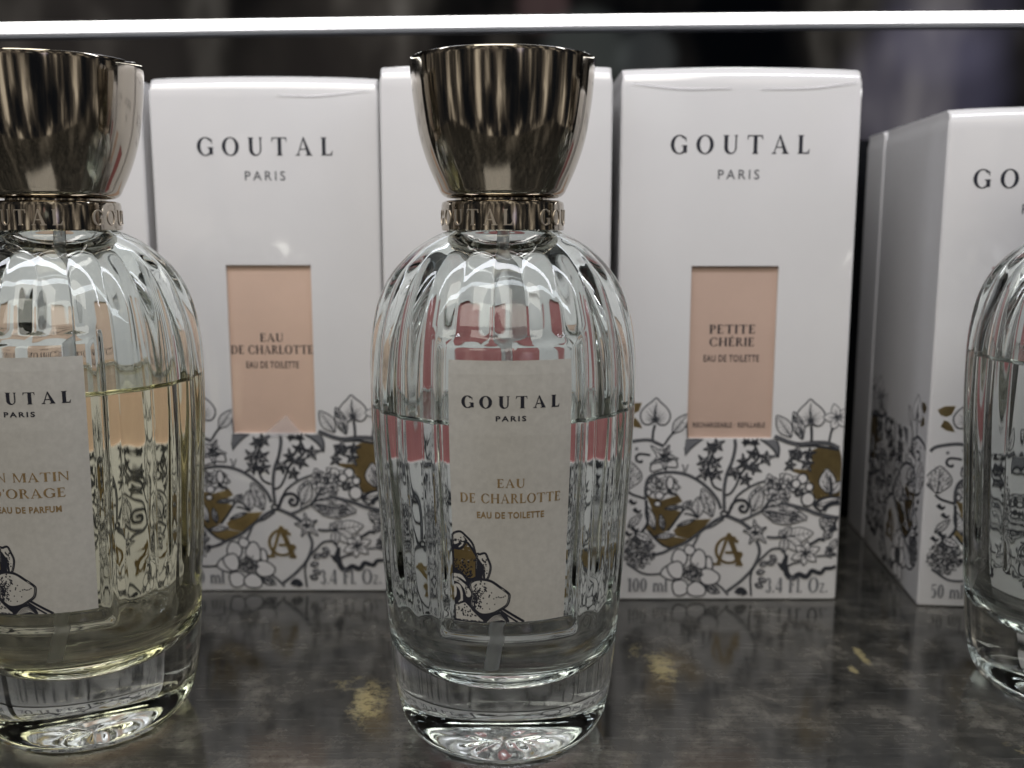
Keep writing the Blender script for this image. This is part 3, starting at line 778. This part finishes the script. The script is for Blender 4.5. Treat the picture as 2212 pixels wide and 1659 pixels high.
M_film_ridge = principled('film_crease', (.82, .81, .84), rough=.08, coat=1., coat_rough=.03)
M_film_ridge.node_tree.nodes['Principled BSDF'].inputs['Alpha'].default_value = .5
def crease(par, pts, w0=.035):
    P = spline(pts); V, F = [], []
    for i, (u, v) in enumerate(P):
        a, b = P[max(0, i - 1)], P[min(len(P) - 1, i + 1)]
        dx, dz = b[0] - a[0], b[1] - a[1]; L = math.hypot(dx, dz) or 1
        ww = w0 * math.sin(math.pi * (i + .3) / len(P)) + .004
        for k, h in ((1, .032), (0, .05), (-1, .032)): V.append((u - dz / L * ww * k, -h, v + dx / L * ww * k))
    for i in range(len(P) - 1):
        for k in (0, 1): F.append((i * 3 + k, i * 3 + k + 1, i * 3 + k + 4, i * 3 + k + 3))
    mesh_obj('film_crease', V, F, M_film_ridge, par, smooth=True)
BX = [o for o in COL.objects if o.get('category') == 'box']
for par, sets in ((BX[0], ([(3.6, 14.52), (4.8, 14.50), (6.2, 14.66)],)),
                  (BX[3], ([(.3, 14.75), (1.6, 14.60), (3.0, 14.62)], [(3.8, 14.60), (5.2, 14.62), (6.4, 14.78)]))):
    for c_ in sets: crease(par, c_, .022)

# ------------------------------------------------------------------ bottles
OUT = [(0, -.03), (.5, -.03), (1.0, -.05), (1.35, -.09), (1.55, -.17), (1.72, -.21), (1.90, -.18), (2.06, -.07), (2.20, .12), (2.30, .36), (2.365, .65), (2.42, 1.0), (2.48, 1.5), (2.54, 2.3),
       (2.60, 3.1), (2.66, 3.9), (2.70, 4.7), (2.75, 5.5), (2.80, 6.3), (2.83, 7.0), (2.84, 7.8), (2.83, 8.2), (2.797, 8.57), (2.737, 8.96), (2.638, 9.34),
       (2.468, 9.73), (2.2, 10.11), (1.777, 10.49), (1.35, 10.74), (1.18, 10.80), (1.12, 10.86), (1.10, 11.1)]
INN = [(0, 1.22), (.7, 1.27), (1.25, 1.43), (1.65, 1.68), (1.96, 2.05), (2.16, 2.6), (2.27, 3.4), (2.34, 4.6), (2.42, 6.0), (2.48, 7.2), (2.48, 7.9), (2.42, 8.6),
       (2.25, 9.2), (1.95, 9.7), (1.45, 10.15), (.95, 10.42), (.68, 10.62), (.62, 10.9), (.62, 11.1)]
def rz_out(z):
    P = OUT[10:]
    for (r0, z0), (r1, z1) in zip(P, P[1:]):
        if z0 <= z <= z1: return r0 + (r1 - r0) * (z - z0) / (z1 - z0)
    return P[-1][0]
def sstep(a, b, x):
    t = min(1, max(0, (x - a) / (b - a))); return t * t * (3 - 2 * t)
NL, PER = 24, 14
NT = NL * PER; NC = NL * 8
def radius(th, r, z):
    """fluted body with a smooth, slightly sunken panel at the front (th = 0 faces -Y)"""
    if z < 2.6 or r < 1.2: return r
    amp = .088 * sstep(2.85, 3.15, z) * (1 - .5 * sstep(9.3, 10.1, z)) * (1 - sstep(10.1, 10.55, z)) * (.42 + .58 * sstep(5, 9, z))
    g = 1 - abs(math.cos(NL * th / 2)) ** 1.1
    # panel
    a = abs(th); hw = .50
    R = rz_out(z) if z < 10.7 else r
    e1 = (hw - a) * R; e2 = min(z - 3.02, 8.75 - z)
    e = min(e1, e2)                       # distance inside the panel, cm
    inside = sstep(-.10, .0, e)
    bead = .075 * math.exp(-((e + .06) / .07) ** 2)
    return r - amp * g * (1 - inside) - .045 * sstep(0, .06, e) + bead
def inner(th, r, z):
    # the cavity follows the flutes faintly
    a = .012 * sstep(3.0, 3.8, z) * (1 - sstep(9.0, 10.0, z))
    if abs(th) < .52: a *= .35
    return r - a * (1 - abs(math.cos(NL * th / 2))) * min(1, r / 2), z
def densify(P, step):
    Q_ = spline(P, False, 8); out = [Q_[0]]
    acc_ = 0
    for a, b in zip(Q_, Q_[1:]):
        d = math.hypot(b[0] - a[0], b[1] - a[1]); acc_ += d
        if acc_ >= step: out.append(b); acc_ = 0
    if out[-1] != Q_[-1]: out.append(Q_[-1])
    return out
OUTD, INND = densify(OUT, .085), densify(INN, .12)
def lathe(P, fn, nt, V, F, flip=False):
    b0 = len(V); rows = []
    for (r, z) in P:
        if r < 1e-4:
            rows.append([len(V)]); V.append((0, 0, z)); continue
        row = []
        for k in range(nt):
            th = (k / nt) * 2 * math.pi
            if th > math.pi: th -= 2 * math.pi
            rr, zz = fn(th, r, z)
            row.append(len(V)); V.append((rr * math.sin(th), -rr * math.cos(th), zz))
        rows.append(row)
    for A, B in zip(rows, rows[1:]):
        for k in range(nt):
            k2 = (k + 1) % nt
            if len(A) == 1: fc = (A[0], B[k2], B[k])
            elif len(B) == 1: fc = (A[k], A[k2], B[0])
            else: fc = (A[k], A[k2], B[k2], B[k])
            F.append(tuple(reversed(fc)) if flip else fc)
    return rows
def emboss(th, r):
    # raised ornament under the base
    a = .5 * math.cos(8 * th) * math.sin(r * 5.2) + .5 * math.sin(r * 11 + 2 * math.cos(3 * th)) + .35 * math.sin(14 * th + r * 6)
    return .03 * a * (1 - sstep(.85, 1.0, r)) * sstep(.02, .2, r)
def make_bottle(label, x, y, rot, level, tint, lines, turn=0., group='perfume tester bottles standing at the front of the shelf'):
    t = thing('perfume_bottle', label, 'bottle', (x, y, .015), rot, group)
    t.scale = (.981, .981, .981)
    t.location.z = .21 * .981 * S + .0001
    V, F = [], []
    def fo(th, r, z):
        if z <= .0 and r < 1.3: return r, z + emboss(th, r)
        return radius(th, r, z), z
    lathe(OUTD, fo, NT, V, F)
    # cavity wall above the perfume
    up = [p for p in INND if p[1] > level]; lo = [p for p in INND if p[1] <= level]
    k = len(lo); a, b = lo[-1], up[0]; tt = (level - a[1]) / (b[1] - a[1]); rl = a[0] + (b[0] - a[0]) * tt
    lathe([(rl, level)] + up, inner, NC, V, F, True)
    # rim joining outside and cavity
    lathe([(1.10, 11.1), (.62, 11.1)], lambda th, r, z: (r, z), NC, V, F)
    mesh_obj('glass_body', V, F, M_glass, t, smooth=True)
    # perfume: wall touching the glass + surface with a meniscus
    V, F = [], []
    lathe(lo + [(rl, level)], inner, NC, V, F); n0 = len(F)
    men = [(rl, level), (rl - .03, level - .05), (rl - .08, level - .085), (rl - .16, level - .11), (rl - .35, level - .12), (0, level - .12)]
    lathe(men, inner, NC, V, F)
    mi = [0] * n0 + [1] * (len(F) - n0)
    mesh_obj('perfume', V, F, [M_liqy_side, M_liqy_top] if tint else [M_liq_side, M_liq_top], t, mi, smooth=True)
    # dip tube, slightly bent
    V, F = [], []
    for j in range(25):
        s_ = j / 24; z = 10.6 - 8.95 * s_; cx = .15 * math.sin(s_ * 2.2) - .38 * s_ ** 3; cy = -.9 * s_ ** 2
        for k in range(12):
            a_ = k * math.pi / 6; V.append((cx + .13 * math.cos(a_), cy + .13 * math.sin(a_), z))
    for j in range(24):
        for k in range(12): F.append((j * 12 + k, (j + 1) * 12 + k, (j + 1) * 12 + (k + 1) % 12, j * 12 + (k + 1) % 12))
    F.append(tuple(range(12))); F.append(tuple(reversed(range(288, 300))))
    mesh_obj('dip_tube', V, F, M_tube, t, smooth=True)
    V, F = [], []
    lathe([(0, 10.62), (.16, 10.62), (.18, 10.66), (.18, 10.86), (.55, 10.9), (.55, 11.2), (0, 11.2)], lambda th, r, z: (r, z), 48, V, F)
    mesh_obj('spray_pump', V, F, M_steel, t, smooth=False)
    # collar with raised letters
    V, F = [], []
    lathe([(1.14, 10.83), (1.265, 10.815), (1.285, 10.835), (1.285, 11.33), (1.27, 11.39), (1.22, 11.425), (1.10, 11.43), (1.0, 11.44), (1.0, 11.5), (0, 11.5)], lambda th, r, z: (r, z), 128, V, F)
    cl = mesh_obj('collar', V, F, M_cap, t, smooth=True)
    mod = cl.modifiers.new('sharp', 'EDGE_SPLIT'); mod.split_angle = math.radians(35)
    V, F = [], []
    for rep in range(3):
        P, W = serif_line('GOUTAL', .28, 1.25); kx = 2.10 / W
        th0 = -1.53 + turn + rep * 2 * math.pi / 3
        for pc in P:
            b = len(V); m = len(pc)
            for hh in (.0, .017):
                for (px, py) in pc:
                    th = th0 + (px * kx) / 1.285; zz = 10.925 + py * .315
                    V.append(((1.284 + hh) * math.sin(th), -(1.284 + hh) * math.cos(th), zz))
            F.append(tuple(range(b + m, b + 2 * m)))
            for i in range(m): F.append((b + i, b + (i + 1) % m, b + m + (i + 1) % m, b + m + i))
    mesh_obj('raised_lettering', V, F, M_letter, cl)['kind'] = 'stuff'
    # cap
    CAP = [(0, 11.49), (1.02, 11.49), (1.10, 11.47), (1.20, 11.50), (1.29, 11.58), (1.335, 11.67), (1.50, 12.03), (1.635, 12.40), (1.735, 12.77), (1.80, 13.14), (1.85, 13.51), (1.882, 13.88),
           (1.90, 14.15), (1.903, 14.235), (1.895, 14.258), (1.875, 14.268), (0, 14.272)]
    P = densify(CAP[2:14], .06); P = CAP[:2] + P + CAP[14:]
    V, F = [], []
    lathe(P, lambda th, r, z: (r, z), 160, V, F)
    cp = mesh_obj('cap', V, F, M_cap, t, smooth=True)
    mod = cp.modifiers.new('sharp', 'EDGE_SPLIT'); mod.split_angle = math.radians(40)
    # paper label laid in the panel
    LU, LZ0, LZ1 = 1.20, 3.20, 8.42
    def lm(u, v, h):
        th = u / 2.78; rr = rz_out(v) - .045 + .012 + h
        return (rr * math.sin(th), -rr * math.cos(th), v)
    V, F = [], []
    nu, nv = 24, 40
    for side in (0, 1):
        for j in range(nv + 1):
            for i in range(nu + 1):
                V.append(lm(-LU + 2 * LU * i / nu, LZ0 + (LZ1 - LZ0) * j / nv, 0 if side == 0 else -.010))
    off = (nu + 1) * (nv + 1)
    for j in range(nv):
        for i in range(nu):
            a = j * (nu + 1) + i; F.append((a, a + 1, a + nu + 2, a + nu + 1)); a += off; F.append((a, a + nu + 1, a + nu + 2, a + 1))
    edge = [i for i in range(nu + 1)] + [j * (nu + 1) + nu for j in range(1, nv + 1)] + [nv * (nu + 1) + i for i in range(nu - 1, -1, -1)] + [j * (nu + 1) for j in range(nv - 1, 0, -1)]
    for k in range(len(edge)):
        a, b = edge[k], edge[(k + 1) % len(edge)]; F.append((a, a + off, b + off, b))
    lb = mesh_obj('paper_label', V, F, M_paper, t)
    s = Sheet(); s.h = .004
    s.serif('GOUTAL', 0, 7.52, 1.88, .235, 'ink', gap=.36, bold=1.7)
    s.text('PARIS', 0, 7.27, .575, .105, 'ink', .03)
    for (kind, st, yb, wd, hh) in lines:
        if kind == 'serif': s.serif(st, 0, yb, wd, hh, 'foil', gap=.03, bold=1.25)
        else: s.text(st, 0, yb, wd, hh, 'foil', .03)
    s.ws = 1.3; label_flower(s)
    mats = dict(MATS); mats.update(foil=M_foil_text, pale=M_paper, gold=M_foil, line=M_ink)
    s.build('printed_lettering', mats, lm, lb, {'ink': 'printed_lettering', 'foil': 'gold_lettering', 'flw': 'printed_flower', 'pale': 'printed_petals', 'gold': 'gold_petal', 'line': 'printed_flower'}, maxe=.16)
    # tiny lot code printed under the base, read through the glass
    V2, F2 = sans('H193A/00', .02)
    x0 = min(p[0] for p in V2); x1 = max(p[0] for p in V2)
    mesh_obj('lot_code', [(((p[0] - x0) / (x1 - x0) - .5) * 1.25, -1.36 - p[1] * .16, -.13) for p in V2], F2, M_ink, t)
    return t

def label_flower(s):
    """corner ornament: white and gilt petals with a black outline, stippled"""
    random.seed(3)
    def k(x, y):
        yb = 1300 + (x - 215) * .075 if x < 900 else 1352
        return (-1.20 + (x - 215) / 600, 3.20 + (yb - y) / 578)
    K = lambda *p: [k(*a) for a in p]
    def clip(P): return [(max(-1.198, min(1.198, a)), max(3.202, b)) for a, b in P]
    def shape(P, fill, lw=.034, closed=True):
        P = clip(spline(K(*P), closed, 5))
        if fill: s.poly(P[:-1] if closed else P, fill)
        s.line(P, lw, 'line', False)
        s.h += .0003
    def dots(n, fn, r0=.010, r1=.02):
        for _ in range(n):
            x, y = fn(); a, b = k(x, y)
            if a > -1.18 and b > 3.30: s.dot(a, b, random.uniform(r0, r1), 'line', 6)
        s.h += .0001
    g = random.gauss
    # stems and leaf at lower right
    s.line(clip(spline(K((830, 1175), (960, 1260), (1110, 1350)))), .040, 'line', False)
    s.line(clip(spline(K((800, 1190), (900, 1270), (1030, 1355)))), .030, 'line', False)
    P = clip(spline(K((520, 1235), (700, 1210), (850, 1230), (920, 1355), (760, 1352), (560, 1350)), True, 5))
    s.poly(P[:-1], 'line')
    for j in range(6): s.line(clip(spline(K((640 + j * 30, 1340 - j * 4), (720 + j * 20, 1270 + j * 8), (810 + j * 14, 1250 + j * 18)))), .014, 'pale', False, .006)
    # top petal
    shape([(150, 330), (300, 235), (400, 300), (470, 380), (500, 480), (520, 560), (380, 600), (150, 560)], 'pale', .036)
    dots(26, lambda: (random.uniform(220, 400), g(350, 22)))
    s.poly(clip(spline(K((150, 400), (260, 385), (340, 350), (400, 350), (380, 400), (320, 440), (220, 450), (150, 450)), True, 4))[:-1], 'line')
    s.poly(clip(K((290, 420), (340, 375), (378, 365), (350, 400), (300, 425))), 'pale')
    # gilt petal
    shape([(150, 455), (320, 440), (390, 365), (450, 420), (520, 540), (538, 640), (520, 760), (470, 800), (380, 800), (150, 780)], 'gold', .036)
    dots(60, lambda: (abs(g(0, 110)) + 222, 560 + abs(g(60, 80)))); dots(60, lambda: (random.uniform(222, 470), 790 - abs(g(0, 60))), .014, .026)
    # right petal
    shape([(525, 525), (560, 510), (625, 500), (660, 570), (690, 660), (670, 760), (630, 815), (520, 800)], 'pale', .036)
    s.poly(clip(K((520, 545), (545, 560), (600, 640), (620, 740), (625, 810), (500, 820), (505, 700), (530, 640))), 'line')
    dots(34, lambda: (min(670, 590 + abs(g(0, 30))), random.uniform(560, 760)))
    # curled centre
    s.poly(clip(spline(K((150, 700), (300, 700), (400, 790), (480, 850), (520, 1000), (480, 1150), (560, 1240), (330, 1200), (150, 1280)), True, 4))[:-1], 'line'); s.h += .0002
    for P in ([(150, 745), (260, 735), (330, 760), (375, 820), (370, 830), (300, 790), (150, 765)],
              [(150, 800), (250, 790), (330, 840), (400, 900), (440, 980), (420, 1020), (380, 1010), (350, 920), (270, 840), (150, 820)],
              [(240, 860), (300, 880), (330, 980), (325, 1080), (300, 1155), (265, 1090), (300, 1040), (290, 940), (240, 880)],
              [(150, 870), (230, 870), (250, 920), (235, 1020), (150, 1050)]):
        s.poly(clip(spline(K(*P), True, 4))[:-1], 'pale')
    s.h += .0002
    dots(20, lambda: (g(380, 20), g(950, 40)), .010, .018)
    # lower left petal
    shape([(150, 1180), (330, 1080), (400, 1110), (470, 1190), (540, 1260), (600, 1350), (150, 1350)], 'pale', .034)
    dots(70, lambda: (random.uniform(225, 500), 1340 - abs(g(0, 130))), .010, .024)
    # big petal
    shape([(460, 1000), (430, 860), (530, 810), (680, 830), (800, 910), (905, 995), (920, 1040), (895, 1130), (820, 1180), (720, 1225), (600, 1240), (520, 1210), (440, 1120)], 'pale', .042)
    dots(90, lambda: (470 + abs(g(0, 75)), g(960, 75)), .010, .022)
    dots(50, lambda: (470 + abs(g(0, 40)), g(1060, 50)), .014, .024)
    for x, y in [(760, 1035), (785, 1030), (805, 1040), (825, 1040), (848, 1036), (868, 1025), (726, 1050), (700, 975), (668, 1020), (737, 1118), (672, 1172), (583, 1165), (641, 1105), (635, 915)]: s.dot(*k(x, y), .016, 'line', 6)

L_EC = (('serif', 'EAU', 5.97, .545, .175), ('serif', 'DE CHARLOTTE', 5.66, 2.02, .19), ('sans', 'EAU DE TOILETTE', 5.35, 1.34, .135))
L_MO = (('serif', 'UN MATIN', 5.97, 1.62, .185), ('serif', "D'ORAGE", 5.64, 1.45, .19), ('sans', 'EAU DE PARFUM', 5.33, 1.25, .135))
make_bottle('centre glass bottle of clear perfume with metal cap, paper label reading EAU DE CHARLOTTE', -.19, 20.8, 3.6, 7.20, False, L_EC)
make_bottle('glass bottle of pale yellow perfume at the left edge, label ending in MATIN and ORAGE', -9.54, 21.2, 5, 7.66, True, L_MO, .30)
make_bottle('glass bottle of clear perfume cut by the right edge, before the 50 ml box', 13.42, 22.56, 30, 7.95, False, L_EC)
